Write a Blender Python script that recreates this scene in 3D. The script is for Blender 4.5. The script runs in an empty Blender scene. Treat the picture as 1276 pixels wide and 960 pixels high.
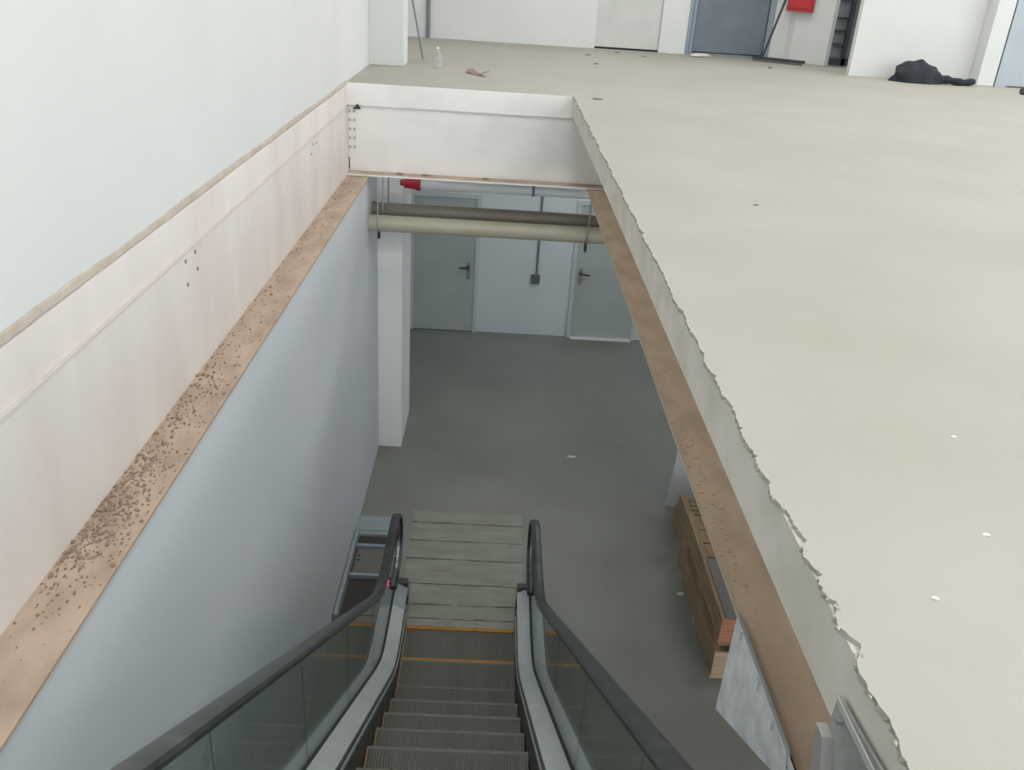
import bpy, math, random
from mathutils import Vector, Matrix

# ------------------------------------------------------------------ camera, sky, exposure
sc = bpy.context.scene
COL = sc.collection
F, HC = 1086.82, 1.1314                                   # focal length in px of 1276x960, eye height above the upper floor
M = Matrix(((0.9981619, -0.0054133, 0.0603610), (-0.0519757, 0.4357289, 0.8985760), (0.0311653, 0.9000617, -0.4346466)))
cd = bpy.data.cameras.new('camera'); cam = bpy.data.objects.new('camera', cd); COL.objects.link(cam)
cd.sensor_fit = 'HORIZONTAL'; cd.sensor_width = 36; cd.lens = 36 * F / 1276; cd.clip_start = 0.02; cd.clip_end = 200
rw = Matrix((M[0], M[1], -M[2])).transposed().to_4x4(); rw.translation = (0, 0, HC); cam.matrix_world = rw
sc.camera = cam
w = bpy.data.worlds.new('overcast'); sc.world = w; w.use_nodes = True
bg = w.node_tree.nodes['Background']; bg.inputs[0].default_value = (0.93, 0.97, 1.0, 1); bg.inputs[1].default_value = 2.4
sc.view_settings.view_transform = 'Standard'; sc.view_settings.look = 'None'; sc.view_settings.gamma = 1
sc.view_settings.use_curve_mapping = False; sc.view_settings.exposure = 0.3

def ray(u, v):
    return M.transposed() @ Vector(((u - 638) / F, (480 - v) / F, 1))
def on(ax, u, v, val):                                    # the point of the plane axis = val seen at pixel (u, v)
    d = ray(u, v); c = Vector((0, 0, HC)); return c + d * ((val - c[ax]) / d[ax])

UP, LOW = 14, 8                                           # watts of one added upper and one added lower fill lamp
# ------------------------------------------------------------------ helpers
RNG = random.Random(7)
def lin(c):
    return tuple(((x / 255) / 12.92 if x / 255 <= .04045 else ((x / 255 + .055) / 1.055) ** 2.4) for x in c)
def mat(name, c, rough=.7, c2=None, scale=4, spread=(.4, .7), bump=0, bscale=40, metal=0, stretch=None, spec=.5, detail=6):
    m = bpy.data.materials.new(name); m.use_nodes = True; nt = m.node_tree; n = nt.nodes; l = nt.links
    b = n['Principled BSDF']; b.inputs['Roughness'].default_value = rough; b.inputs['Metallic'].default_value = metal
    b.inputs['Specular IOR Level'].default_value = spec
    b.inputs['Base Color'].default_value = (*lin(c), 1)
    tc = n.new('ShaderNodeTexCoord'); mp = n.new('ShaderNodeMapping'); l.new(tc.outputs['Object'], mp.inputs[0])
    if stretch: mp.inputs['Scale'].default_value = stretch
    if c2 is not None:
        t = n.new('ShaderNodeTexNoise'); t.inputs['Scale'].default_value = scale; t.inputs['Detail'].default_value = detail; l.new(mp.outputs[0], t.inputs[0])
        r = n.new('ShaderNodeValToRGB'); r.color_ramp.elements[0].position = spread[0]; r.color_ramp.elements[1].position = spread[1]
        r.color_ramp.elements[0].color = (*lin(c), 1); r.color_ramp.elements[1].color = (*lin(c2), 1)
        l.new(t.outputs['Fac'], r.inputs[0]); l.new(r.outputs[0], b.inputs['Base Color'])
    if bump:
        t = n.new('ShaderNodeTexNoise'); t.inputs['Scale'].default_value = bscale; t.inputs['Detail'].default_value = 5; l.new(mp.outputs[0], t.inputs[0])
        bp = n.new('ShaderNodeBump'); bp.inputs['Strength'].default_value = bump; bp.inputs['Distance'].default_value = .01
        l.new(t.outputs['Fac'], bp.inputs['Height']); l.new(bp.outputs[0], b.inputs['Normal'])
    return m
def clear_mat(name, tint, gloss_rough=.03, ior=1.5, milk=None, milk_fac=0.0):
    m = bpy.data.materials.new(name); m.use_nodes = True; nt = m.node_tree; n = nt.nodes; l = nt.links
    n.remove(n['Principled BSDF']); out = n['Material Output']
    tr = n.new('ShaderNodeBsdfTransparent'); tr.inputs[0].default_value = (*tint, 1)
    gl = n.new('ShaderNodeBsdfGlossy'); gl.inputs['Roughness'].default_value = gloss_rough
    fr = n.new('ShaderNodeFresnel'); ge = n.new('ShaderNodeNewGeometry'); mrr = n.new('ShaderNodeMapRange')   # inside faces see the inverse index
    mrr.inputs[3].default_value = ior; mrr.inputs[4].default_value = 1 / ior; l.new(ge.outputs['Backfacing'], mrr.inputs[0]); l.new(mrr.outputs[0], fr.inputs[0])
    mx = n.new('ShaderNodeMixShader'); l.new(fr.outputs[0], mx.inputs[0]); l.new(tr.outputs[0], mx.inputs[1]); l.new(gl.outputs[0], mx.inputs[2])
    last = mx
    if milk:
        df = n.new('ShaderNodeBsdfDiffuse'); df.inputs[0].default_value = (*lin(milk), 1)
        tc = n.new('ShaderNodeTexCoord'); t = n.new('ShaderNodeTexNoise'); t.inputs['Scale'].default_value = 9; l.new(tc.outputs['Object'], t.inputs[0])
        mr = n.new('ShaderNodeMapRange'); mr.inputs[1].default_value = .35; mr.inputs[2].default_value = .65
        mr.inputs[3].default_value = max(0, milk_fac - .16); mr.inputs[4].default_value = min(1, milk_fac + .12); l.new(t.outputs['Fac'], mr.inputs[0])
        m2 = n.new('ShaderNodeMixShader'); l.new(mr.outputs[0], m2.inputs[0]); l.new(mx.outputs[0], m2.inputs[1]); l.new(df.outputs[0], m2.inputs[2]); last = m2
    l.new(last.outputs[0], out.inputs[0]); return m
def glow_mat(name, c, s):
    m = bpy.data.materials.new(name); m.use_nodes = True; b = m.node_tree.nodes['Principled BSDF']
    b.inputs['Base Color'].default_value = (*lin(c), 1); b.inputs['Emission Color'].default_value = (*lin(c), 1); b.inputs['Emission Strength'].default_value = s
    return m

class MB:
    def __init__(self): self.v = []; self.f = []
    def add(self, vs, fs):
        o = len(self.v); self.v += [tuple(p) for p in vs]; self.f += [tuple(i + o for i in f) for f in fs]; return self
    def box(self, x0, x1, y0, y1, z0, z1):
        return self.add([(x, y, z) for x in (x0, x1) for y in (y0, y1) for z in (z0, z1)],
                        [(0, 1, 3, 2), (4, 6, 7, 5), (0, 4, 5, 1), (2, 3, 7, 6), (0, 2, 6, 4), (1, 5, 7, 3)])
    def prism(self, poly, ax, a, b):                      # poly in the two other axes, in order
        def P(p, t): q = list(p); q.insert(ax, t); return q
        n = len(poly)
        return self.add([P(p, a) for p in poly] + [P(p, b) for p in poly],
                        [tuple(range(n))[::-1], tuple(range(n, 2 * n))] + [(i, (i + 1) % n, n + (i + 1) % n, n + i) for i in range(n)])
    def loft(self, rings, cap=True, closed=True):
        n = len(rings[0]); vs = [p for r in rings for p in r]; fs = []
        for k in range(len(rings) - 1):
            for i in range(n if closed else n - 1):
                j = (i + 1) % n; fs.append((k * n + i, k * n + j, (k + 1) * n + j, (k + 1) * n + i))
        if cap and closed: fs += [tuple(range(n))[::-1], tuple(range((len(rings) - 1) * n, len(rings) * n))]
        return self.add(vs, fs)
    def tube(self, pts, r, n=12):
        pts = [Vector(p) for p in pts]; rings = []
        rs = r if isinstance(r, (list, tuple)) else [r] * len(pts)
        for i, p in enumerate(pts):
            t = (pts[min(i + 1, len(pts) - 1)] - pts[max(i - 1, 0)]).normalized()
            a = t.cross(Vector((0, 0, 1)) if abs(t.z) < .9 else Vector((1, 0, 0))).normalized(); b = t.cross(a)
            rings.append([p + (a * math.cos(k * 2 * math.pi / n) + b * math.sin(k * 2 * math.pi / n)) * rs[i] for k in range(n)])
        return self.loft(rings)
    def sweep(self, path, sec):                           # path in (y, z), sec in (x, offset along the path's normal)
        rings = []
        for i, (y, z) in enumerate(path):
            a = path[max(i - 1, 0)]; b = path[min(i + 1, len(path) - 1)]
            ty, tz = b[0] - a[0], b[1] - a[1]; L = math.hypot(ty, tz) or 1; ny, nz = tz / L, -ty / L
            rings.append([(sx, y + ny * so, z + nz * so) for sx, so in sec])
        return self.loft(rings)
    def lump(self, c, r, rng, seg=7, rin=4, squash=(1, 1, 1), rough=.3):
        c = Vector(c); rings = []
        for k in range(rin + 1):
            th = math.pi * k / rin; ring = []
            for i in range(seg):
                ph = 2 * math.pi * i / seg; q = r * (1 + rng.uniform(-rough, rough)) if 0 < k < rin else r
                ring.append((c.x + q * squash[0] * math.sin(th) * math.cos(ph), c.y + q * squash[1] * math.sin(th) * math.sin(ph), c.z + q * squash[2] * math.cos(th)))
            rings.append(ring)
        return self.loft(rings, cap=False)
    def build(self, name, m, parent=None, smooth=False, bevel=0):
        off = parent.matrix_basis.translation.copy() if parent else Vector()
        if parent and parent.parent: off += parent.parent.matrix_basis.translation
        me = bpy.data.meshes.new(name); me.from_pydata([Vector(p) - off for p in self.v], [], self.f)
        import bmesh
        bm = bmesh.new(); bm.from_mesh(me); bmesh.ops.recalc_face_normals(bm, faces=bm.faces); bm.to_mesh(me); bm.free()
        me.materials.append(m); o = bpy.data.objects.new(name, me); COL.objects.link(o)
        if smooth:
            for p in me.polygons: p.use_smooth = True
            md = o.modifiers.new('edges', 'EDGE_SPLIT'); md.split_angle = math.radians(40)
        if bevel:
            b = o.modifiers.new('bevel', 'BEVEL'); b.width = bevel; b.segments = 2; b.limit_method = 'ANGLE'
        if parent: o.parent = parent
        return o
def tag(o, label=None, cat=None, group=None, kind=None):
    if label: o['label'] = label
    if cat: o['category'] = cat
    if group: o['group'] = group
    if kind: o['kind'] = kind
    return o
def empty(name, loc, label=None, cat=None, group=None, kind=None):
    o = bpy.data.objects.new(name, None); COL.objects.link(o); o.matrix_basis = Matrix.Translation(loc); o.empty_display_size = .1
    return tag(o, label, cat, group, kind)
def copy_tree(o, shift, parent=None):
    c = o.copy(); COL.objects.link(c); c.parent = parent
    if parent is None: c.matrix_basis = Matrix.Translation(shift) @ o.matrix_basis
    for ch in list(o.children): copy_tree(ch, shift, c)
    return c

# ------------------------------------------------------------------ materials
white = mat('white_paint', (212, 213, 211), .75, (206, 208, 206), 1.2, (.3, .7), .05, 60)
white_low = mat('white_paint_lower', (217, 223, 228), .7, (210, 217, 222), .8, (.3, .7), .05, 60)
plaster = mat('fascia_plaster', (216, 213, 203), .85, (200, 196, 184), 5, (.35, .7), .15, 60)
pinkish = mat('primer_paint', (228, 221, 215), .7, (212, 204, 198), 2.0, (.3, .75), .06, 30, stretch=(1, 1.2, .35))
steelwhite = mat('beam_white_paint', (243, 241, 238), .6, (230, 228, 225), 2.2, (.45, .8), .05, 30)
rustdust = mat('dusty_flange', (186, 166, 149), .9, (160, 141, 125), 7, (.35, .7), .3, 45, stretch=(1, .5, 1))
dirtstrip = mat('dirt_line', (198, 187, 174), .9, (180, 167, 152), 9, (.3, .7), .3, 40)
crumb = mat('mortar_crumbs', (158, 140, 123), .95, (126, 110, 96), 20, (.3, .7), .2, 80)
screed = mat('beige_floor_screed', (168, 165, 155), .7, (161, 157, 146), 1.1, (.35, .72), .08, 25, spec=.35)
rough_edge = mat('broken_screed', (176, 172, 158), .95, (150, 145, 132), 30, (.35, .7), .5, 60)
lowfloor = mat('lower_grey_floor', (138, 139, 132), .45, (124, 125, 118), .9, (.35, .7), .05, 30, spec=.5)
doorgrey = mat('pale_grey_door', (196, 199, 194), .6, (188, 191, 186), 3, (.4, .7))
doorlow = mat('grey_lower_door', (178, 186, 184), .6, (170, 178, 176), 2, (.4, .7))
doorblue = mat('slate_blue_steel', (104, 115, 126), .5, (94, 104, 116), 3, (.35, .7))
framelow = mat('door_frame_paint', (196, 204, 206), .6)
doorpale = mat('pale_blue_steel', (168, 178, 184), .5, (158, 168, 176), 2, (.4, .7))
blackmetal = mat('black_metal', (46, 50, 56), .5)
darkgap = mat('gap_shade', (34, 34, 34), .8)  # near-black colour painted in for the shade inside gaps and holes
conduitgrey = mat('grey_conduit', (118, 124, 126), .5)
chrome = mat('brushed_steel', (170, 172, 172), .3, metal=1)
redpaint = mat('red_enamel', (176, 40, 50), .45)
pvcwhite = mat('white_pipe_paint', (226, 230, 232), .4)
pvcbeige = mat('beige_pipe_plastic', (186, 180, 160), .35, (178, 172, 152), 3, (.4, .7))
pvcdark = mat('taupe_pipe_plastic', (128, 120, 108), .45, (120, 112, 102), 3, (.4, .7))
alu = mat('deck_aluminium', (188, 194, 192), .45, (176, 183, 182), 6, (.35, .7), spec=.5)
aludirty = mat('deck_cover_blue_grey', (150, 162, 166), .5, (138, 150, 155), 6, (.35, .7))
rubber = mat('black_handrail_rubber', (40, 44, 47), .34, (70, 72, 72), 14, (.45, .75), spec=.6)
groove = mat('dark_groove', (48, 52, 52), .6)
skirtm = mat('skirt_dark_steel', (70, 72, 70), .45)
stepm = mat('step_cast_metal', (108, 106, 98), .6, (96, 93, 86), 5, (.35, .7), stretch=(1, .25, 1))
nosem = mat('worn_step_edge', (112, 109, 102), .55, (102, 99, 92), 8, (.35, .7))
riserm = mat('step_riser_metal', (82, 80, 75), .6)
yellow = mat('yellow_paint_line', (176, 128, 58), .65, (146, 106, 50), 12, (.4, .75))
platem = mat('worn_green_grey_board', (150, 154, 142), .75, (132, 135, 123), 5, (.35, .7), .25, 22, stretch=(.5, 1.6, 1))
clad = mat('truss_cladding', (150, 156, 156), .5)
wood = mat('pallet_wood', (168, 144, 116), .85, (138, 114, 90), 9, (.3, .75), .2, 40, stretch=(3, .4, 3))
woodend = mat('reddish_wood_end', (206, 146, 118), .85, (178, 112, 88), 22, (.35, .7), .2, 50, stretch=(.3, 1, 3))
woodpale = mat('pale_wood_end', (208, 186, 158), .85, (188, 160, 128), 18, (.35, .7), stretch=(.3, 1, 2))
greysheet = mat('grey_sheet', (124, 120, 118), .7, (112, 108, 106), 4, (.4, .7))
whitesheet = mat('white_sheet', (214, 216, 216), .5)
blackcloth = mat('black_cloth', (44, 50, 58), .9, (30, 34, 40), 9, (.35, .7), .5, 30)
brownscrap = mat('brown_scrap', (140, 122, 106), .9, (118, 100, 86), 10)
greyscrap = mat('grey_scrap', (142, 136, 126), .9)
palescrap = mat('pale_scrap', (214, 212, 204), .8)
glass = clear_mat('balustrade_glass', (.80, .86, .85), .02, 1.5)
bottle_m = clear_mat('clear_plastic', (.9, .91, .91), .15, 1.4, (210, 208, 204), .35)
acryl = clear_mat('scuffed_acrylic', (.86, .89, .92), .2, 1.45, (238, 242, 244), .78)
acryl2 = clear_mat('grey_acrylic', (.8, .82, .83), .1, 1.45, (176, 178, 176), .6)
pinkled = glow_mat('pink_indicator', (255, 70, 120), 7.0)

# ------------------------------------------------------------------ the building
XW, XS, YH, TS, ZF, XFL, XFR, ZL, YBL, XLW = -1.5, .728, 8.94, -.2165, -.889, -1.274, .938, -4.432, 13.51, -1.293
YBU, Y0 = 14.75, -3.6
XR = 9.5
# upper floor: slab with the stair opening, ragged screed along the opening
TSR = -.19
slab = MB().box(XS, XR, Y0, YBU + .6, TSR, -.012)
slab.box(XW - .3, XS, YH, YBU + .6, TS, -.012); slab.box(XW - .3, XS, Y0, -2.3, TS, -.012)
floor = slab.build('floor', plaster)
tag(floor, 'beige screeded upper floor slab around the escalator opening', 'floor', kind='structure')
notch = [(on(2, *p, 0).y, d, wd) for p, d, wd in [((960, 600), .022, .03), ((968, 640), .022, .045), ((992, 668), .026, .04), ((1026, 712), .02, .03),
        ((1042, 758), .016, .03), ((1068, 803), .034, .03), ((1082, 812), .02, .05), ((1110, 905), .014, .03), ((905, 505), .012, .05), ((935, 560), .012, .04), ((830, 345), .018, .06), ((865, 425), .012, .06)]]
ys = []; y = Y0
while y < YH:
    ys.append(y); y += .5 if y < .6 else (.011 if y < 2.6 else .03)
ys.append(YH)
def edge_x(y):
    e = XS - .010 + .004 * math.sin(y * 9) + .003 * math.sin(y * 23 + 1) + RNG.uniform(-.003, .003)
    if RNG.random() < .10: e += RNG.uniform(.004, .014)
    for ny, d, wd in notch: e += .6 * d * math.exp(-((y - ny) / wd) ** 2)
    return e
ex = [edge_x(y) for y in ys]; ex[-1] = XS
s = MB(); n = len(ys)
vs = [(ex[i], ys[i], 0) for i in range(n)] + [(XS + .3, yy, 0) for yy in ys] + [(ex[i] + RNG.uniform(-.004, .004), ys[i], -.012 - RNG.random() * .004) for i in range(n)]
s.add(vs, [(i, n + i, n + i + 1, i + 1) for i in range(n - 1)] + [(i, i + 1, 2 * n + i + 1, 2 * n + i) for i in range(n - 1)])
s.add([(XS + .3, Y0, 0), (XR, Y0, 0), (XR, YBU + .6, 0), (XS + .3, YBU + .6, 0), (XW - .3, YBU + .6, 0), (XW - .3, YH, 0), (XS, YH, 0), (XS + .3, YH, 0)],
      [(0, 1, 2, 3, 7), (7, 3, 4, 5, 6)])
s.box(XW - .3, XS, YH - .004, YH + .0, -.012, 0)
s.box(XW - .3, XS, Y0, -2.3, -.012, 0)
tag(s.build('screed', screed, floor), 'beige screed with a chipped ragged edge along the opening')
# crumbs of broken screed along the ragged edge
cr = MB(); rg = random.Random(3)
for i in range(110):
    yy = rg.uniform(1.0, 8.6) if i < 60 else rg.choice(notch)[0] + rg.gauss(0, .05)
    k = min(range(n), key=lambda j: abs(ys[j] - yy)); r = rg.uniform(.002, .0055)
    cr.lump((ex[k] + rg.uniform(-.006, .012), yy, -.004 + rg.uniform(0, .005)), r, rg, 6, 3, (1, 1.4, .7))
tag(cr.build('screed_crumbs', rough_edge, floor), kind='stuff')
fl = MB().box(XW - .3, XS, YH - .006, YH, TS, -.004).build('edge_fascia', steelwhite, floor)
tag(fl, 'white painted slab edge above the cross beam')

# walls
tag(MB().box(XW - .25, XW, Y0, YBU, -.0, 3.6).build('wall_left', white), 'tall smooth white wall above the pink beam', 'wall', kind='structure')
strip = MB(); rg = random.Random(11); ring_t = []; ring_b = []
yy = Y0
while yy < YH + .02:
    ring_t.append((yy, .010 + rg.uniform(-.003, .004) + .004 * math.sin(yy * 3.1))); ring_b.append((yy, -.022 + rg.uniform(-.004, .004))); yy += .06
m_ = len(ring_t)
strip.add([(XW + .003, a, b) for a, b in ring_t] + [(XW + .005, a, b - .008) for a, b in ring_t] + [(XW + .005, a, b) for a, b in ring_b] + [(XW - .01, a, b) for a, b in ring_b],
          [(k * m_ + i, k * m_ + i + 1, (k + 1) * m_ + i + 1, (k + 1) * m_ + i) for k in range(3) for i in range(m_ - 1)])
tag(strip.build('trim_1', dirtstrip), 'ragged brown mortar line at the foot of the tall white wall', 'trim', kind='structure')
tag(MB().box(XLW - .2, XLW, Y0, YBL + .2, ZL, ZF - .012).build('wall_left_lower', white_low), 'pale blue-white wall running down beside the escalator', 'wall', kind='structure')
tag(MB().box(XLW - .2, XR, YBL, YBL + .2, ZL, TS).build('wall_back_lower', white_low), 'pale lower wall with two grey doors', 'wall', kind='structure')
tag(MB().box(XLW - .2, XR, Y0, YBL + .2, ZL - .2, ZL).build('floor_lower', lowfloor), 'dark grey lower storey floor', 'floor', kind='structure')
p0 = on(2, 472.6, 557, ZL)
tag(MB().box(XLW, -1.01, 9.56, 10.55, ZL, TS).build('pillar_lower', mat('pillar_white', (246, 247, 247), .6), bevel=.006), 'white square pillar standing on the dark lower floor', 'pillar', kind='structure')
tag(MB().box(XW, -1.11, 10.53, 10.95, 0, 3.6).build('pillar_upper', white, bevel=.006), 'white square pillar on the beige upper floor beside the tall wall', 'pillar', kind='structure')

# upper back wall with two door openings
D1 = (on(2, 738, 60, 0).x * YBU / on(2, 738, 60, 0).y, 2.50); D2 = (2.89, 4.22)
b = MB()
b.box(XW - .25, D1[0], YBU, YBU + .2, 0, 3.6); b.box(D1[1], D2[0], YBU, YBU + .2, 0, 3.6); b.box(D1[0], D1[1], YBU, YBU + .2, 2.12, 3.6)
b.box(D2[0], D2[1], YBU, YBU + .2, 2.2, 3.6); b.box(XW - .25, 4.46, YBU + .2, YBU + .3, 0, 3.6); b.box(D2[1], 4.46, YBU, YBU + .2, 0, 3.6)  # full-width box behind the doors added to block light leaking under them
tag(b.build('wall_back', white), 'white wall with two doors at the end of the upper floor', 'wall', kind='structure')
d = empty('door_1', ((D1[0] + D1[1]) / 2, YBU + .06, 0), 'pale grey plain door with a dark gap under it', 'door', kind='structure')
MB().box(D1[0] + .03, D1[1] - .03, YBU + .04, YBU + .08, .03, 2.1).build('leaf', doorgrey, d)
fr = MB(); fr.box(D1[0], D1[0] + .03, YBU + .0, YBU + .14, 0, 2.12); fr.box(D1[1] - .03, D1[1], YBU + .0, YBU + .14, 0, 2.12); fr.box(D1[0], D1[1], YBU, YBU + .14, 2.1, 2.12)
fr.build('frame', white, d)
MB().box(D1[0] + .03, D1[1] - .03, YBU + .05, YBU + .07, 0.002, .03).build('bottom_gap', darkgap, d)
h = MB().tube([(D1[1] - .1, YBU + .04, 1.05), (D1[1] - .1, YBU - .01, 1.05), (D1[1] - .22, YBU - .01, 1.05)], .01, 8); h.build('handle', chrome, d)
d = empty('door_2', ((D2[0] + D2[1]) / 2, YBU + .06, 0), 'slate blue steel door with framed edge', 'door', kind='structure')
MB().box(D2[0] + .12, D2[1] - .1, YBU + .03, YBU + .08, .05, 2.15).build('leaf', doorblue, d)
fr = MB(); fr.box(D2[0], D2[0] + .05, YBU - .02, YBU + .14, 0, 2.2); fr.box(D2[0] + .06, D2[0] + .11, YBU, YBU + .12, 0, 2.2); fr.box(D2[1] - .09, D2[1], YBU - .02, YBU + .14, 0, 2.2); fr.box(D2[0], D2[1], YBU - .02, YBU + .14, 2.15, 2.2)
fr.build('frame', mat('slate_frame', (128, 142, 156), .5), d)
MB().box(D2[0] + .05, D2[1] - .05, YBU - .02, YBU + .1, 0, .035).build('threshold', conduitgrey, d)
h = MB().tube([(D2[0] + .2, YBU + .03, 1.05), (D2[0] + .2, YBU - .03, 1.05), (D2[0] + .32, YBU - .03, 1.05)], .011, 8); h.build('handle', blackmetal, d)
# side walls on the right end
q1 = Vector((4.46, 14.95, 0)); q2 = Vector((4.99, 14.3, 0))
sw = MB().prism([(4.46, 14.95), (4.46, 14.75), (4.52, 14.62), (4.99, 14.30), (5.09, 14.42), (4.62, 14.95)], 2, 0, 3.6)
tag(sw.build('wall_side', white), 'short slanted white wall between the blue door and the black gate', 'wall', kind='structure')
tag(MB().box(4.86, 6.56, 12.87, 12.99, 0, 3.6).build('wall_partition', white, bevel=.004), 'white partition wall behind the black heap of cloth', 'wall', kind='structure')
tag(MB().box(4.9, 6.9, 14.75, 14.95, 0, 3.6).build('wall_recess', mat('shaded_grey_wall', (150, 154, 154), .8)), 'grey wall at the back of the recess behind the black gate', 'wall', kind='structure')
tag(MB().box(6.56, 6.80, 12.62, 12.99, 0, 3.6).build('trim_2', white, bevel=.01), 'white corner post beside the pale blue door', 'trim', kind='structure')
d = empty('door_3', (7.5, 12.66, 0), 'pale blue-grey steel double door beside white corner post', 'door', kind='structure')
MB().box(6.83, 6.99, 12.64, 12.72, .0, 2.2).build('frame', doorpale, d)
MB().box(7.0, 7.7, 12.66, 12.72, .02, 2.2).build('leaf', doorpale, d); MB().box(7.71, 8.4, 12.66, 12.72, .02, 2.2).build('leaf', doorpale, d)
MB().box(7.62, 7.66, 12.6, 12.66, .95, 1.2).build('handle', chrome, d)
tag(MB().box(6.80, XR, 12.74, 12.95, 0, 3.6).build('wall_right', white), 'white wall around the pale blue door', 'wall', kind='structure')

# ceiling, glazed front and the closed lower storey (all behind or above the camera's view)
tag(MB().box(XW - .25, XR, Y0, YBU + .6, 3.6, 3.8).build('ceiling', white), 'plain white ceiling of the upper hall', 'ceiling', kind='structure')
tag(MB().box(XR, XR + .2, Y0, YBU + .6, ZL, -.0).build('wall_right_lower', white_low), 'white side wall of the lower storey', 'wall', kind='structure')
w2 = empty('window_2', (XR + .05, 4, 0), 'wide glazed side front of the upper hall', 'window', kind='structure')
for i in range(8):
    y = Y0 + (12.7 - Y0) * i / 7; MB().box(XR, XR + .1, y, y + .06, 0, 3.6).build('mullion', alu, w2)
w3 = empty('added_window', (5.5, Y0 - .1, ZL), 'wide unseen glazed opening added to light the lower storey', 'window', kind='structure')  # added opening, unseen; lets daylight onto the lower pillar and back wall
for i in range(6):
    x = 1.8 + (XR - 1.86) * i / 5; MB().box(x, x + .06, Y0 - .15, Y0 - .05, ZL, -.7).build('mullion', alu, w3)
tag(MB().box(XLW - .2, 1.8, Y0 - .2, Y0, ZL - .2, -.1).box(1.8, XR, Y0 - .2, Y0, -.7, -.1).build('wall_front_lower', white_low), 'white front wall of the lower storey', 'wall', kind='structure')
tag(MB().box(XLW, -1.0, -3.4, -3.2, ZL, TS).build('pillar_front', white_low), 'white pillar below the upper landing', 'pillar', kind='structure')
wf = empty('window_1', (4, Y0 - .05, 0), 'wide glazed shop front of the upper hall', 'window', kind='structure')
for i in range(6):
    x = XW + (XR - XW - .06) * i / 5; MB().box(x, x + .06, Y0 - .1, Y0, 0, 3.6).build('mullion', alu, wf)
def lamp(x, y, z, sx, sy, power, col, label, grp):  # fill lamps added out of view to brighten both storeys
    o = empty('added_lamp', (x, y, z), label, 'lamp', grp)
    MB().box(x - sx / 2 - .03, x + sx / 2 + .03, y - sy / 2 - .03, y + sy / 2 + .03, z - .05, z).build('housing', pvcwhite, o)
    MB().box(x - sx / 2, x + sx / 2, y - sy / 2, y + sy / 2, z - .056, z - .05).build('diffuser', glow_mat('fill_glow', (255, 255, 255), 4) if 'fill_glow' not in bpy.data.materials else bpy.data.materials['fill_glow'], o)
    ld = bpy.data.lights.new('fill_light', 'AREA'); ld.shape = 'RECTANGLE'; ld.size = sx; ld.size_y = sy; ld.energy = power; ld.color = col
    lo = bpy.data.objects.new('fill_light', ld); COL.objects.link(lo); lo.parent = o; lo.location = (0, 0, -.06)
for y, pw in ((-2.6, UP), (1.2, UP), (5.0, UP), (8.8, UP), (12.4, UP)):
    for x in (.6, 3.6, 6.8): lamp(x, y, 3.6, 1.2, 1.2, pw, (1, .99, .96), 'square white fill lamp added above the upper hall', 'added upper hall fill lamps')  # added upper fill lamps, unseen
for y in (2.0, 6.5, 11.0):
    for x in (3.4, 6.6): lamp(x, y, TSR, 1.2, .3, LOW, (.92, .97, 1), 'long white fill lamp added in the lower storey', 'added lower storey fill lamps')  # added lower fill lamps, unseen under the slab
lamp(1.6, 11.6, TSR, 1.2, .3, 14, (.92, .97, 1), 'long white fill lamp added before the two lower doors', 'added lower storey fill lamps')  # added behind the cross beam to brighten the lower back wall
# lower doors
def low_door(nm, x0, x1, ztop, hx, label, sill):
    d = empty(nm, ((x0 + x1) / 2, YBL, ZL), label, 'door', kind='structure')
    MB().box(x0, x1, YBL - .03, YBL - .002, ZL + .012, ztop).build('leaf', doorlow, d)
    fr = MB(); fr.box(x0 - .06, x0, YBL - .05, YBL - .001, ZL, ztop + .06); fr.box(x1, x1 + .06, YBL - .05, YBL - .001, ZL, ztop + .06); fr.box(x0, x1, YBL - .05, YBL - .001, ztop, ztop + .06)
    fr.build('frame', framelow, d)
    s = 1 if hx > (x0 + x1) / 2 else -1
    hh = MB().tube([(hx, YBL - .03, ZL + 1.12), (hx, YBL - .09, ZL + 1.12), (hx - s * .15, YBL - .09, ZL + 1.11)], .014, 8)
    ho = hh.build('handle', blackmetal, d)
    MB().box(hx - .03, hx + .03, YBL - .036, YBL - .03, ZL + .92, ZL + 1.2).build('lock_plate', chrome, ho)
    if sill: MB().box(x0 - .0, x1 - .0, YBL - .12, YBL - .031, ZL, ZL + .02).build('threshold', pvcwhite, d)
low_door('door_4', -1.24, -.26, ZL + 2.24, -.36, 'grey lower storey door beside the white pillar', False)
low_door('door_5', 1.37, 2.38, ZL + 2.24, 1.45, 'grey lower storey door with a pale threshold', True)
c = empty('wall_conduit', (.745, YBL, ZL + .98), 'thin grey conduit ending in a small switch box between lower doors', 'conduit')
MB().tube([(.745, YBL - .02, -.25), (.745, YBL - .02, ZL + 1.05)], .018, 8).build('tube', conduitgrey, c)
MB().box(.66, .80, YBL - .05, YBL - .001, ZL + .9, ZL + 1.05).build('switch_box', mat('box_grey', (98, 102, 102), .6), c, bevel=.006)
c2x = -1.17
tag(MB().tube([(c2x, YBU - .03, 0), (c2x, YBU - .03, 3.4)], .03, 10).build('corner_pipe', conduitgrey), 'thin grey vertical pipe on the white wall beyond the pillar', 'pipe')

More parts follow.
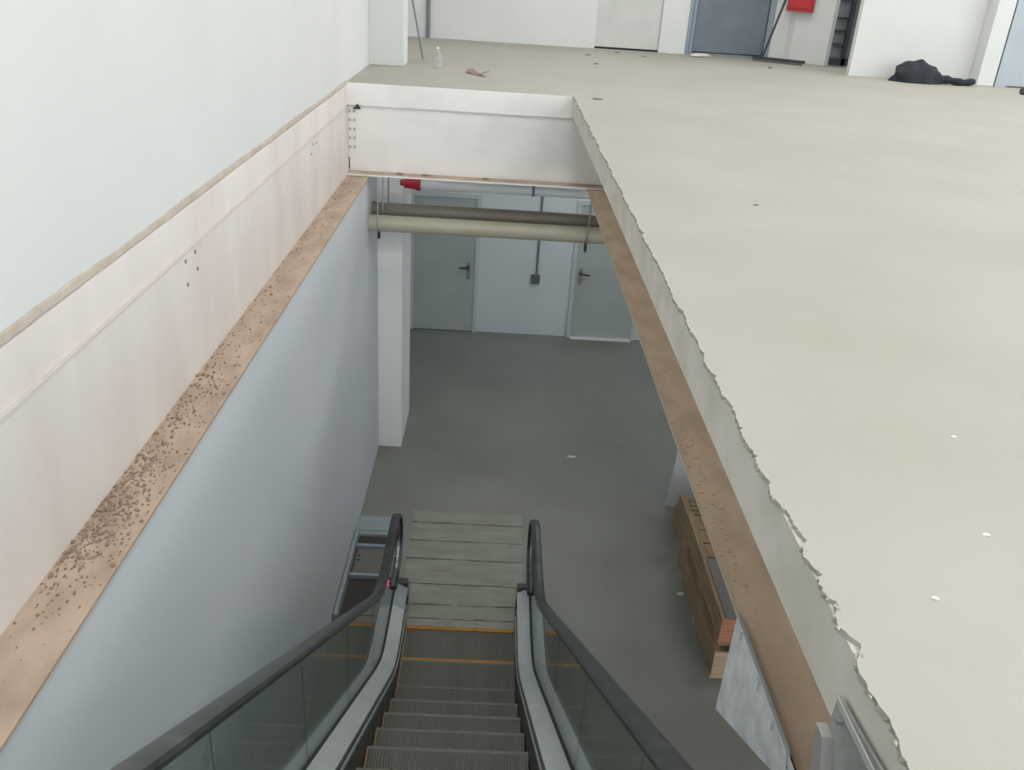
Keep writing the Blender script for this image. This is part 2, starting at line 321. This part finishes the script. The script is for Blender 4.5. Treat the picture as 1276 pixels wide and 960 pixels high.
# ------------------------------------------------------------------ steel beams around the opening
bl = empty('steel_beam', (XW, 4, ZF), 'long pinkish primed steel beam under the tall white wall', 'beam', kind='structure')
MB().box(XW - .08, XW - .0, Y0, YH + .2, TS - .012, -.034).build('edge_board', pinkish, bl)
MB().box(XW - .08, XW + .012, Y0, YH + .2, TS - .026, TS - .014).build('upper_flange', mat('flange_edge_pale', (206, 200, 194), .7), bl)
MB().box(XW - .04, XW + .005, Y0, YH + .2, ZF, TS - .02).build('web', pinkish, bl)
MB().box(XW - .1, XFL, Y0, YH + .2, ZF - .012, ZF).build('lower_flange', rustdust, bl)
for p in [(243, 314), (231, 326), (246, 335), (234, 355), (390, 180), (388, 192), (394, 178)]:
    a = on(0, *p, XW + .005); MB().tube([(XW + .004, a.y, a.z), (XW + .008, a.y, a.z)], .011, 8).build('bolt_hole', mat('hole_dark', (120, 112, 106), .8) if 'hole_dark' not in bpy.data.materials else bpy.data.materials['hole_dark'], bl)
rub = MB(); rg = random.Random(5)
for i in range(1500):
    t = rg.random(); yy = rg.choice([rg.gauss(3.0, .35), rg.gauss(3.7, .45), rg.uniform(2.2, 8.6), rg.gauss(2.75, .2)])
    if not 1.2 < yy < 8.8: continue
    r = abs(rg.gauss(0, .003)) + .0015
    rub.lump((XW + .012 + (XFL - XW - .03) * min(1, abs(rg.gauss(0, .45))), yy, ZF + r * .4), r, rg, 5, 3, (1, 1.5, .7), .4)
tag(rub.build('rubble', crumb, bl), 'brown mortar crumbs lying on the lower flange', kind='stuff')

bh = empty('steel_beam', (-.3, YH, ZF), 'white painted steel cross beam at the far end of the opening', 'beam', kind='structure')
MB().box(XW + .006, 1.14, YH + .03, YH + .05, ZF, TS).build('web', steelwhite, bh)
ZFH = ZF + .022
MB().box(XW + .006, 1.14, YH - .12, YH + .17, ZFH - .016, ZFH).build('lower_flange', steelwhite, bh)
MB().box(XW + .006, 1.14, YH - .112, YH + .03, ZFH, ZFH + .004).build('flange_dust', rustdust, bh)
MB().box(XW + .0065, XW + .014, YH + .022, YH + .029, ZF + .04, ZF + .22).build('gap', darkgap, bh)  # dark strip painting the shade of a narrow gap
MB().box(XW + .006, XW + .10, YH + .015, YH + .03, ZF + .16, TS - .03).build('end_plate', steelwhite, bh)
boltm = mat('painted_bolt', (188, 186, 182), .6); me0 = None
for cx_, n_ in ((XW + .07, 5), (XW + .025, 5)):
    for k in range(n_):
        zz = -.275 - .087 * k
        if me0 is None:
            o = MB().tube([(0, 0, 0), (0, -.012, 0)], .016, 6).build('bolt', boltm); me0 = o.data
        else:
            o = bpy.data.objects.new('bolt', me0); COL.objects.link(o)
        o.parent = bh; o.location = Vector((cx_, YH + .015, zz)) - Vector(bh.matrix_basis.translation)
MB().prism([(XW + .06, TS - .035), (XW + .14, TS - .035), (XW + .125, TS - .005), (XW + .105, TS + .015), (XW + .09, TS - .005)], 1, YH - .02, YH - .006).build('dark_clip', blackmetal, bh)
lm = MB(); rg = random.Random(8)
for x in (-.98, -.96, -.72, -.70, -.1): lm.lump((x, YH - .04, ZF + .032), .02, rg, 7, 3, (1.6, 1, .7))
lm.build('mortar_blob', crumb, bh)

br = empty('steel_beam', (1.05, 4, ZF), 'dusty steel beam tucked under the edge of the beige floor', 'beam', kind='structure')
MB().box(1.145, 1.16, Y0, YH + .2, ZF, TSR).build('web', pinkish, br)
MB().box(XFR, 1.35, Y0, YH + .2, ZF - .014, ZF).build('lower_flange', mat('lightened_flange_dust', (220, 196, 172), .9, (194, 170, 148), 6, (.35, .7), .3, 45, stretch=(1, .5, 1)), br)  # flange dust lightened in colour to make up for dim light here
MB().box(XFR - .004, XFR, Y0, YH + .2, ZF - .014, ZF + .001).build('flange_edge', mat('flange_edge_tan', (196, 180, 158), .7), br)
rub = MB(); rg = random.Random(6)
for i in range(120):
    yy = rg.gauss(3.4, .6)
    if not 1.2 < yy < 8.8: continue
    r = abs(rg.gauss(0, .003)) + .002
    rub.lump((rg.uniform(XFR + .01, 1.02), yy, ZF + r * .4), r, rg, 5, 3, (2, 1, .6), .4)
tag(rub.build('dust_lumps', bpy.data.materials['lightened_flange_dust'], br), kind='stuff')

# ------------------------------------------------------------------ pipes hung behind the cross beam
def pipe(nm, y, z, r, x0, x1, m, label):
    o = empty(nm, ((x0 + x1) / 2, y, z - r), label, 'pipe')
    MB().tube([(x0, y, z), (x1, y, z)], r, 24).build('tube', m, o, smooth=True); return o
pb = pipe('drain_pipe', 8.93, -1.387, .086, XLW + .003, 4.0, pvcbeige, 'thick beige drain pipe hung below the cross beam')
MB().tube([(XLW + .003, 8.93, -1.387), (XLW + .02, 8.93, -1.387)], .092, 24).build('collar', pvcbeige, pb, smooth=True)
pd = pipe('drain_pipe', 9.19, -1.321, .086, XLW + .003, 4.0, pvcdark, 'dark taupe drain pipe running behind the beige pipe')
MB().tube([(XLW + .003, 9.19, -1.321), (XLW + .03, 9.19, -1.321)], .094, 24).build('collar', pvcdark, pd, smooth=True)
ps = pipe('sprinkler_pipe', 9.40, -1.07, .05, -.84, 4.0, pvcwhite, 'white sprinkler pipe with a red end coupling under the cross beam')
MB().tube([(-1.02, 9.40, -1.06), (-.98, 9.40, -1.06), (-.97, 9.40, -1.062), (-.85, 9.40, -1.068), (-.84, 9.40, -1.07), (-.80, 9.40, -1.07)], [.03, .035, .05, .06, .066, .066], 20).build('coupling', redpaint, ps, smooth=True)
MB().tube([(.40, 9.40, -1.07), (.43, 9.40, -1.07)], .058, 20).build('clamp', conduitgrey, ps, smooth=True)
def hanger(x, y, zlow, label):
    o = empty('pipe_hanger', (x, y, zlow), label, 'hanger')
    MB().tube([(x, y - .095, ZFH - .016), (x, y - .095, -1.38)], .006, 8).build('rod', chrome, o)
    MB().tube([(x + .03, y + .095, ZFH - .016), (x + .03, y + .095, -1.34)], .006, 8).build('rod', chrome, o)
    MB().tube([(x, y - .095, -1.38)] + [(x, y - .095 * math.cos(a), -1.387 - .095 * math.sin(a)) for a in [k * math.pi / 8 for k in range(9)]] + [(x + .03, y + .095, -1.34)], .006, 8).build('strap', chrome, o)
    MB().box(x - .014, x + .014, y - .015, y + .015, zlow, -1.478).build('nut', blackmetal, o)
    return o
hanger(-1.19, 8.93, -1.55, 'thin steel hanger around the beige pipe beside the wall')
hanger(.985, 8.93, -1.57, 'thin steel hanger around the beige pipe by the dusty beam')
o = tag(MB().tube([(-1.11, 9.09, ZFH - .016), (-1.11, 9.09, -1.29)], .007, 8).build('hanger_rod', conduitgrey), 'single thin rod reaching the taupe pipe beside the wall', 'hanger')

# ------------------------------------------------------------------ escalator
CX, YC, YK, YT = -.109, 6.254, 5.568, 5.568 - 4.432 / .70
def sp(t, s=.12): return s * math.log1p(math.exp(t / s)) if t / s < 40 else t
def rise(y): return ZL + .70 * (sp(YK - y) - sp(YT - y))
es = empty('escalator', (CX, YC, ZL), 'narrow escalator with glass sides and black handrails going down', 'escalator')
yy = []; y = 6.58
while y > -2.2:
    yy.append(y); y -= .06 if (4.9 < y < 6.2 or -1.4 < y < -.2) else .3
yy.append(-2.2)
# steps
st = MB().box(-.495, .495, -.40, -.004, -.03, 0); st.box(-.495, .495, -.02, -.006, -.28, -.03)
tread0 = ln0 = None
k = 0
while YC - .4 * k > -1.7:
    yf = YC - .4 * k; z = rise(yf)
    if tread0 is None:
        o = st.build('step', stepm); tread0 = o.data
        l_ = MB().box(-.495, .495, -.398, -.368, 0, .002); l_.box(-.495, -.489, -.368, -.03, 0, .002)
        l2 = l_.build('demarcation_line', yellow); ln0 = l2.data; l3 = MB().box(-.495, .495, -.03, -.003, 0, .0015).build('worn_nosing', nosem); ns0 = l3.data
    else:
        o = bpy.data.objects.new('step', tread0); COL.objects.link(o); l2 = bpy.data.objects.new('demarcation_line', ln0); COL.objects.link(l2); l3 = bpy.data.objects.new('worn_nosing', ns0); COL.objects.link(l3)
    o.parent = es; o.location = Vector((CX, yf, z)) - Vector((CX, YC, ZL)); l2.parent = o; l3.parent = o
    k += 1
# cleated treads: fine ridges running along the steps
nt = stepm.node_tree; wv = nt.nodes.new('ShaderNodeTexWave'); wv.bands_direction = 'X'; wv.inputs['Scale'].default_value = 17
tcn = nt.nodes.new('ShaderNodeTexCoord'); nt.links.new(tcn.outputs['Object'], wv.inputs[0])
bpn = nt.nodes.new('ShaderNodeBump'); bpn.inputs['Strength'].default_value = .5; bpn.inputs['Distance'].default_value = .01
nt.links.new(wv.outputs['Fac'], bpn.inputs['Height']); nt.links.new(bpn.outputs[0], nt.nodes['Principled BSDF'].inputs['Normal'])
HD = .26
for s in (-1, 1):
    def X(a): return CX + s * a
    def sec(a, b, o0, o1): return [(X(a), o0), (X(b), o0), (X(b), o1), (X(a), o1)]
    def path(dz, ylist=yy): return [(y, rise(y) + dz) for y in ylist]
    P = path(HD)
    def sec_v(a, b, d0, d1):                              # vertical-sided strip between two heights above the nosing line
        mb = MB(); rings = [[(X(a), y, rise(y) + d0), (X(b), y, rise(y) + d0), (X(b), y, rise(y) + d1), (X(a), y, rise(y) + d1)] for y in yy if y <= 6.31]
        return mb.loft(rings)
    sec_v(.503, .515, -.25, HD - .06).build('skirt_panel', skirtm, es)
    sec_v(.498, .520, HD - .115, HD - .085).build('skirt_trim', alu, es)
    ysplit = 6.27
    lower = [y for y in yy if y > ysplit] + [ysplit]; upper = [ysplit] + [y for y in yy if y <= ysplit]
    def deck(a, za, b, zb, nm):
        for part, mm in ((lower, aludirty if s < 0 else alu), (upper, alu)):
            rings = [[(X(a), y, rise(y) + za), (X(b), y, rise(y) + zb), (X(b), y, rise(y) + zb - .012), (X(a), y, rise(y) + za - .012)] for y in part]
            MB().loft(rings).build(nm, mm, es)
    deck(.515, HD - .055, .622, HD, 'inner_deck')
    deck(.655, HD, .735, HD - .012, 'outer_deck')
    MB().loft([[(X(.622), y, rise(y) + HD - .02), (X(.655), y, rise(y) + HD - .02), (X(.655), y, rise(y) + HD + .004), (X(.622), y, rise(y) + HD + .004)] for y in yy]).build('glass_groove', groove, es)
    # outside cladding down to the floor or the truss underside
    MB().loft([[(X(.72), y, max(ZL + .001, rise(y) - .75)), (X(.735), y, max(ZL + .001, rise(y) - .75)), (X(.735), y, rise(y) + HD - .024), (X(.72), y, rise(y) + HD - .024)] for y in yy]).build('side_cladding', clad, es)
    # end cap of the deck, where the handrail dips in
    cap = MB().box(min(X(.515), X(.735)), max(X(.515), X(.735)), 6.58, 6.66, ZL + .002, ZL + HD + .002)
    cap.build('newel_cap', skirtm, es, bevel=.012)
    # handrail: incline, flat run, half turn, return into the cap
    HR = .95; R_ = .30; hp = []
    for y in yy[::-1]: hp.append((y, rise(y) + HR))
    zc = rise(6.6) + HR - R_
    for a in range(1, 17): t = math.pi / 2 - math.pi * a / 16; hp.append((6.58 + R_ * math.cos(t) * 1.07, zc + R_ * math.sin(t)))
    hp += [(6.50, zc - R_), (6.40, zc - R_ - .01)]
    zt = rise(-2.2) + HR - R_
    top = [(-2.1 - .0, zt - R_)] + [(-2.2 - R_ * math.sin(t), zt - R_ * math.cos(t)) for t in [math.pi * a / 12 for a in range(0, 12)]]
    hp = top + hp
    hp = hp[::-1]
    w_ = .04
    hs = [(X(.6385) + a, b) for a, b in [(-.040, -.012), (-.042, .004), (-.034, .016), (-.015, .021), (.015, .021), (.034, .016), (.042, .004), (.040, -.012), (.026, -.016), (-.026, -.016)]]
    # the sweep normal points up on the flat run when the path runs towards smaller y
    MB().sweep(hp, hs).build('handrail', rubber, es, smooth=True)
    gd = [(X(.6385) + a, b) for a, b in [(-.013, -.034), (.013, -.034), (.013, -.014), (-.013, -.014)]]
    MB().sweep(hp, gd).build('handrail_guide', chrome, es)
    # glass panels, one part each
    joints = [6.30, 5.15, 4.05, 2.95, 1.85, .75, -.35, -1.5, -2.2]
    arc = [(6.58 + (R_ - .03) * math.cos(t) * 1.07, zc + (R_ - .03) * math.sin(t)) for t in [math.pi / 2 - math.pi * a / 12 for a in range(13)]]
    poly = [(6.303, rise(6.3) + HR - .03)] + arc + [(6.58, ZL + HD), (6.303, ZL + HD)]
    xa, xb = sorted((X(.632), X(.645)))
    MB().prism(poly, 0, xa, xb).build('glass_panel', glass, es)
    for a, b in zip(joints, joints[1:]):
        ysx = [a - .004 - (a - b - .008) * i / 14 for i in range(15)]
        MB().loft([[(xa, y, rise(y) + HD - .01), (xb, y, rise(y) + HD - .01), (xb, y, rise(y) + HR - .03), (xa, y, rise(y) + HR - .03)] for y in ysx]).build('glass_panel', glass, es)
    led = on(0, 485, 721, X(.60)) if s < 0 else on(0, 655, 738, X(.60))
    MB().lump((X(.60) if s > 0 else X(.692), 6.55, ZL + HD + (.02 if s < 0 else .004)), .042 if s < 0 else .009, random.Random(1), 10, 6, (1.2, .7, .6), 0).build('indicator_light', pinkled if s < 0 else redpaint, es)
# truss underside
MB().loft([[(CX - .72, y, max(ZL - .05, rise(y) - .76)), (CX + .72, y, max(ZL - .05, rise(y) - .76)), (CX + .72, y, max(ZL - .03, rise(y) - .74)), (CX - .72, y, max(ZL - .03, rise(y) - .74))] for y in yy]).build('truss_underside', clad, es)
# comb plate and its yellow edge
MB().box(CX - .5, CX + .5, YC + .035, YC + .13, ZL, ZL + .012).build('comb_plate', mat('comb_grey', (150, 148, 142), .5, (136, 134, 128), 8), es)
MB().box(CX - .5, CX + .5, YC - .012, YC + .035, ZL + .003, ZL + .014).build('comb_teeth', yellow, es)
# worn boards covering the landing
edges = [6.386, 6.585, 6.89, 7.29, 7.605, 7.93, 8.16]; rg = random.Random(21)
for a, b in zip(edges, edges[1:]):
    nn = 14; top_ = []
    x0, x1 = (CX - .5, CX + .5) if b < 6.7 else ((CX - .51, CX + .51) if a < 6.8 else (CX - .60, CX + .60))
    near = [(x0 + (x1 - x0) * i / nn, a + .006 + rg.uniform(-.006, .009), ZL + .014 + rg.uniform(-.003, .004)) for i in range(nn + 1)]
    far = [(x0 + (x1 - x0) * i / nn, b - .006 + rg.uniform(-.009, .006), ZL + .014 + rg.uniform(-.003, .004)) for i in range(nn + 1)]
    m4 = nn + 1
    vs = near + far + [(p[0], p[1], ZL) for p in near] + [(p[0], p[1], ZL) for p in far]
    fs = [(i, i + 1, m4 + i + 1, m4 + i) for i in range(nn)] + [(i, i + 1, 2 * m4 + i + 1, 2 * m4 + i) for i in range(nn)] + [(m4 + i, m4 + i + 1, 3 * m4 + i + 1, 3 * m4 + i) for i in range(nn)]
    fs += [(0, m4, 3 * m4, 2 * m4), (nn, m4 + nn, 3 * m4 + nn, 2 * m4 + nn)]
    MB().add(vs, fs).build('landing_board', platem, es)

# ------------------------------------------------------------------ tray in the gap between escalator and wall
g = empty('floor_tray', (-1.1, 7.2, ZL), 'narrow dark tray with a pale rail between escalator and wall', 'tray')
MB().box(-1.285, -.86, 7.72, 7.98, ZL, ZL + .03).build('end_plate', aludirty, g)
MB().box(-1.285, -.86, 7.66, 7.72, ZL, ZL + .02).build('end_step', clad, g)
MB().box(-1.285, -1.245, 6.3, 7.64, ZL, ZL + .09).build('side_rail', aludirty, g, bevel=.006)
MB().box(-1.24, -.86, 6.3, 7.64, ZL, ZL + .006).build('tray_bottom', mat('tray_dark', (62, 60, 58), .8), g)
for y in (7.43, 6.95): MB().box(-1.24, -.86, y - .02, y + .02, ZL + .006, ZL + .05).build('crossbar', aludirty, g)
MB().box(-1.22, -.88, 7.0, 7.38, ZL + .006, ZL + .03).build('cover_plate', mat('tray_cover', (112, 108, 104), .7), g)
for y in (7.2, 7.27): MB().tube([(-1.19, y, ZL + .03), (-1.19, y, ZL + .034)], .012, 8).build('hole', darkgap, g)

# ------------------------------------------------------------------ timber pallets under the floor edge
def pallet(x0, y0, L, W, z, hgt, label, m_end=None, deck_from=0):
    o = empty('wooden_pallet', (x0 + W / 2, y0 + L / 2, z), label, 'pallet', 'stacked wooden pallets')
    for i in range(3):
        xx = x0 + (W - .06) * i / 2
        MB().box(xx, xx + .06, y0 + .02, y0 + L, z + .03, z + hgt).build('bearer', wood, o)
    nb = 7
    for i in range(nb):
        yy_ = y0 + .02 + (L - .02) * i / nb; y2 = yy_ + (L - .02) / nb - .02
        if i >= deck_from:
            MB().box(x0 + .065, x0 + W / 2 - .035, yy_, y2, z + hgt - .06, z + hgt - .035).build('deck_board', wood, o)
            MB().box(x0 + W / 2 + .035, x0 + W - .065, yy_, y2, z + hgt - .06, z + hgt - .035).build('deck_board', wood, o)
        if i in (0, 3, 6): MB().box(x0, x0 + W, yy_, yy_ + .12, z, z + .03).build('bottom_board', m_end or wood, o)
    MB().box(x0, x0 + W, y0, y0 + .019, z + .03, z + hgt * .52).build('end_board', m_end or wood, o)
    MB().box(x0, x0 + W, y0, y0 + .019, z + hgt * .54, z + hgt).build('end_board', m_end or wood, o)
    return o
pallet(2.11, 5.77, 1.63, .9, ZL, .31, 'bottom wooden pallet with a pale end in the near stack', woodpale)
pallet(2.12, 5.79, 1.60, .9, ZL + .39, .27, 'upper wooden pallet with a reddish end in the near stack', woodend)
bt = MB().box(2.15, 2.98, 5.86, 5.94, ZL + .31, ZL + .39).build('timber_batten', wood); tag(bt, 'timber batten between the two near pallets by their coloured ends', 'batten', 'battens between pallets')
bt = MB().box(2.15, 2.98, 7.2, 7.28, ZL + .31, ZL + .39).build('timber_batten', wood); tag(bt, 'timber batten between the two near pallets by the stack behind', 'batten', 'battens between pallets')
gs = MB().box(2.155, 3.0, 5.80, 6.62, ZL + .66, ZL + .675).build('grey_board', greysheet); tag(gs, 'flat grey board lying on the reddish-ended pallet', 'board')
pallet(2.19, 7.50, .66, .9, ZL, .26, 'bottom wooden pallet of the stack behind, by the white sheet')
pallet(2.21, 7.50, .62, .9, ZL + .26, .16, 'top wooden pallet of the stack behind, by the white sheet')
ws = MB().prism([(2.17, ZL), (2.75, ZL), (2.82, ZL + 1.3), (2.24, ZL + 1.3)], 1, 8.50, 8.525).build('white_sheet', whitesheet)
tag(ws, 'upright white sheet standing behind the pallet stacks', 'sheet')

# ------------------------------------------------------------------ acrylic guards
ga = empty('acrylic_guard', (.925, 2.08, -1.3), 'scuffed milky acrylic guard plate hanging from the dusty beam', 'guard')
pl = [(2.385, -.875), (1.70, -.865), (1.76, -.95), (1.95, -1.065), (2.40, -1.325)]
MB().prism(pl, 0, .922, .928).build('plate', acryl, ga)
rail = MB().tube([(.93, 2.39, -.868), (.93, 1.80, -.862), (.922, 1.76, -.885), (.918, 1.70, -.95)], .007, 8); rail.build('rail', chrome, ga)
MB().box(.929, .936, 1.72, 2.39, -.90, -.87).build('mounting_strip', blackmetal, ga)
for y in (2.31, 2.08, 1.92): MB().box(.912, .936, y - .008, y + .008, -.905, -.868).build('clip', pvcwhite, ga)
gb = empty('acrylic_guard', (.72, 1.05, -.3), 'grey wedge guard plate bolted to the floor slab edge', 'guard')
MB().prism([(1.248, -.10), (.80, -.04), (.60, -.30), (1.20, -.30), (1.255, -.19)], 0, .712, .718).build('plate', acryl2, gb)
MB().prism([(1.262, -.185), (1.225, -.185), (1.16, -.32), (1.225, -.32)], 0, .690, .712).build('folded_edge', mat('guard_fold', (150, 148, 146), .5), gb)
MB().prism([(1.248, -.10), (1.235, -.115), (.86, -.10), (.86, -.083)], 0, .709, .712).build('edge_rib', mat('guard_rib', (176, 178, 174), .6), gb)
MB().tube([(.70, 1.21, -.127), (.712, 1.21, -.127)], .005, 8).build('bolt', conduitgrey, gb)

# ------------------------------------------------------------------ things on the upper floor
a = on(2, 527, 74, 0); e_ = on(0, 514, 0, -1.105)
t = (e_ - a); tag(MB().tube([a + Vector((0, 0, .005)), a + t * 1.6], .011, 8).build('leaning_rod', conduitgrey), 'thin grey rod leaning on the white upper pillar', 'rod')
a = on(2, 545, 84, 0)
bo = empty('plastic_bottle', a, 'small clear plastic bottle standing on the beige floor', 'bottle')
MB().tube([a + Vector((0, 0, z)) for z in (.001, .02, .11, .13, .17, .20)], [.05, .056, .056, .05, .03, .02], 14).build('body', bottle_m, bo, smooth=True)
MB().tube([a + Vector((0, 0, z)) for z in (.20, .222)], .016, 12).build('cap', palescrap, bo)
# curled brown scrap
c0 = on(2, 580, 91, 0); c1 = on(2, 606, 97, 0); sc_ = MB(); nseg = 14; rings = []
for i in range(nseg + 1):
    u = i / nseg; p = c0.lerp(c1, u); zz = .004 + .05 * (2 * u - 1) ** 2 * (1 if u > .5 else .35) + .012 * math.sin(u * 9)
    dv = Vector((.03, .16 * math.sin(math.pi * min(1, u + .12)) + .03, 0))
    rings.append([p + Vector((0, 0, max(.003, zz))), p + dv + Vector((0, 0, max(.003, zz + .015))), p + dv + Vector((0, 0, max(.0, zz + .010))), p + Vector((0, 0, max(0, zz - .004)))])
sc_.loft(rings); tag(sc_.build('cardboard_scrap', brownscrap, smooth=True), 'curled brown scrap of cardboard on the beige floor', 'scrap')
# push broom
b0 = on(2, 949, 66, 0)
hA = on(1, 939, 66, 14.36); hB = on(1, 1003, 77, 13.98); hA.z = hB.z = 0; md = hA.lerp(hB, .18)
bm_ = empty('push_broom', md, 'push broom with dark handle leaning by the blue door', 'broom')
dr = (hB - hA).normalized(); pr = Vector((-dr.y, dr.x, 0)) * .03
MB().loft([[hA + (dr * L) + s1 * pr + Vector((0, 0, z)) for s1, z in ((-1, .03), (1, .03), (1, .07), (-1, .07))] for L in (0, (hB - hA).length)]).build('head', blackmetal, bm_)
MB().loft([[hA + (dr * L) + s1 * pr * 1.2 + Vector((0, 0, z)) for s1, z in ((-1.2, .0), (1.2, .0), (1, .03), (-1, .03))] for L in (.01, (hB - hA).length * .95)]).build('bristles', mat('bristles_grey', (92, 88, 86), .9), bm_)
tp = on(1, 979, 0, md.y + .03); hd = tp - (md + Vector((0, 0, .05)))
MB().tube([md + Vector((0, 0, .05)), md + Vector((0, 0, .05)) + hd * 1.3], .017, 10).build('handle', blackmetal, bm_)
# fire hose cabinet on the slanted wall
f0 = Vector((4.40, 14.68, 0)); f1 = Vector((4.72, 14.46, 0)); nrm = Vector((-.57, -.82, 0))
ca = empty('fire_hose_cabinet', f0.lerp(f1, .5) + Vector((0, 0, .82)), 'red fire hose cabinet on the slanted white wall', 'cabinet')
zb = on(1, 995, 15, 14.3).z
cbm = MB(); cbm.add([p + nrm * dd + Vector((0, 0, z)) for p in (f0, f1) for dd in (.01, .10) for z in (zb, zb + .75)], [(0, 1, 3, 2), (4, 6, 7, 5), (0, 4, 5, 1), (2, 3, 7, 6), (0, 2, 6, 4), (1, 5, 7, 3)])
cbm.build('body', redpaint, ca)
dm = MB(); g0, g1 = f0.lerp(f1, .08), f0.lerp(f1, .92)
dm.add([p + nrm * dd + Vector((0, 0, z)) for p in (g0, g1) for dd in (.10, .115) for z in (zb + .05, zb + .7)], [(0, 1, 3, 2), (4, 6, 7, 5), (0, 4, 5, 1), (2, 3, 7, 6), (0, 2, 6, 4), (1, 5, 7, 3)])
dm.build('door', mat('red_enamel_door', (186, 46, 54), .4), ca)
# black gate in the recess
gt = empty('metal_gate', (5.25, 14.2, 0), 'black metal bar gate in the recess beside the partition', 'gate')
GX0, GX1, GY = 5.02, 5.62, 14.2
MB().box(GX0 + .17, GX0 + .23, GY - .03, GY + .03, .02, 2.0).build('post', blackmetal, gt)
MB().box(GX0, GX1, GY - .03, GY + .03, .02, .12).build('bottom_rail', blackmetal, gt)
for z in (.30, .49, .67): MB().box(GX0, GX0 + .17, GY - .015, GY + .015, z, z + .035).build('bar', blackmetal, gt)
MB().box(GX0, GX0 + .17, GY - .02, GY + .02, .93, .98).build('bar', blackmetal, gt); MB().box(GX0, GX0 + .04, GY - .02, GY + .02, .98, 1.9).build('bar', blackmetal, gt)
MB().box(GX0, GX1 - .2, GY + .035, GY + .04, .03, 1.95).build('back_sheet', mat('gate_sheet', (112, 116, 120), .6), gt)
# heap of black cloth
hc = on(2, 1158, 104, 0); rg = random.Random(4); hm = MB(); seg, rin = 26, 12; rings = []
for k in range(rin + 1):
    th = math.pi / 2 * k / rin; ring = []
    for i in range(seg):
        ph = 2 * math.pi * i / seg; r = math.cos(th)
        x = .36 * r * math.cos(ph) * (1 + .12 * math.sin(3 * ph + k) + rg.uniform(-.05, .05)); y_ = .18 * r * math.sin(ph) * (1 + rg.uniform(-.08, .08))
        z = (.25 * math.sin(th) ** .8) * (1 + .05 * math.sin(5 * x * 6 + 1) + .05 * math.sin(40 * y_) + rg.uniform(-.02, .02)) * (1.12 - .35 * max(0, x) / .36)
        ring.append((hc.x - .17 + x, hc.y + .02 + y_, max(0, z)))
    rings.append(ring)
hm.loft(rings)
hp_ = empty('cloth_heap', (hc.x, hc.y, 0), 'heap of black cloth on the floor against the white partition', 'cloth')
hm.build('bundle', blackcloth, hp_, smooth=True)
sl = MB(); pts = []; rad = []
for i in range(12):
    u = i / 11; pts.append((hc.x + .02 + .56 * u, hc.y - .04 + .03 * math.sin(u * 6), .055 + .012 * math.sin(u * 7))); rad.append(.055 * (1 - .25 * u) + .008 * math.sin(i * 2.1))
sl.tube(pts, rad, 12); sl.build('sleeve', blackcloth, hp_, smooth=True)
# scraps and crumbs
def scrap(u, v, r, m, label, cat, sq=(1, 1, .35), grp=None, z=0, nm='mortar_crumb'):
    p = on(2, u, v, z); o = MB().lump((p.x, p.y, z + r * sq[2] * .8), r, random.Random(int(u * 7 + v)), 9, 5, sq, .25).build(nm, m, smooth=True); return tag(o, label, cat, grp)
for u, v in [(733, 69), (743, 80), (769, 66), (803, 71)]:
    scrap(u, v, .03, greyscrap, 'small grey crumb on the beige floor before the pale grey door', 'crumb', (1.4, .7, .3), 'crumbs by the pale grey door')
scrap(960, 85, .032, greyscrap, 'small grey crumb on the beige floor in front of the push broom', 'crumb')
scrap(745, 124, .028, greyscrap, 'dark flat crumb beside the far corner of the opening', 'crumb', (1.8, 1, .3))
scrap(873, 71, .13, palescrap, 'flat white rag lying before the slate blue door', 'rag', (1.2, .8, .22), nm='white_rag')
scrap(855, 65, .06, palescrap, 'pale lump at the foot of the slate blue door frame', 'lump', (1, .8, .7), nm='plaster_lump')
scrap(1274, 118, .05, blackmetal, 'small dark lump by the pale blue door', 'lump', (1, 1, .9), nm='dark_lump')
for u, v in [(1229, 667), (1165, 746), (1188, 545)]:
    scrap(u, v, .006, palescrap, 'tiny white paint fleck on the beige floor near the chipped edge', 'fleck', (1.6, 1, .3), 'white flecks on the floor', nm='paint_fleck')
scrap(942, 256, .012, greyscrap, 'small brown speck in the middle of the open beige floor', 'speck', (1.4, 1, .4), nm='mortar_speck')
scrap(848, 741, .03, palescrap, 'white scrap on the dark lower floor beside the pallets', 'scrap', (1.3, .8, .3), z=ZL, nm='paper_scrap')
scrap(712, 570, .04, palescrap, 'pale scrap on the dark lower floor beyond the escalator', 'scrap', (1.5, .7, .2), z=ZL, nm='paper_scrap')
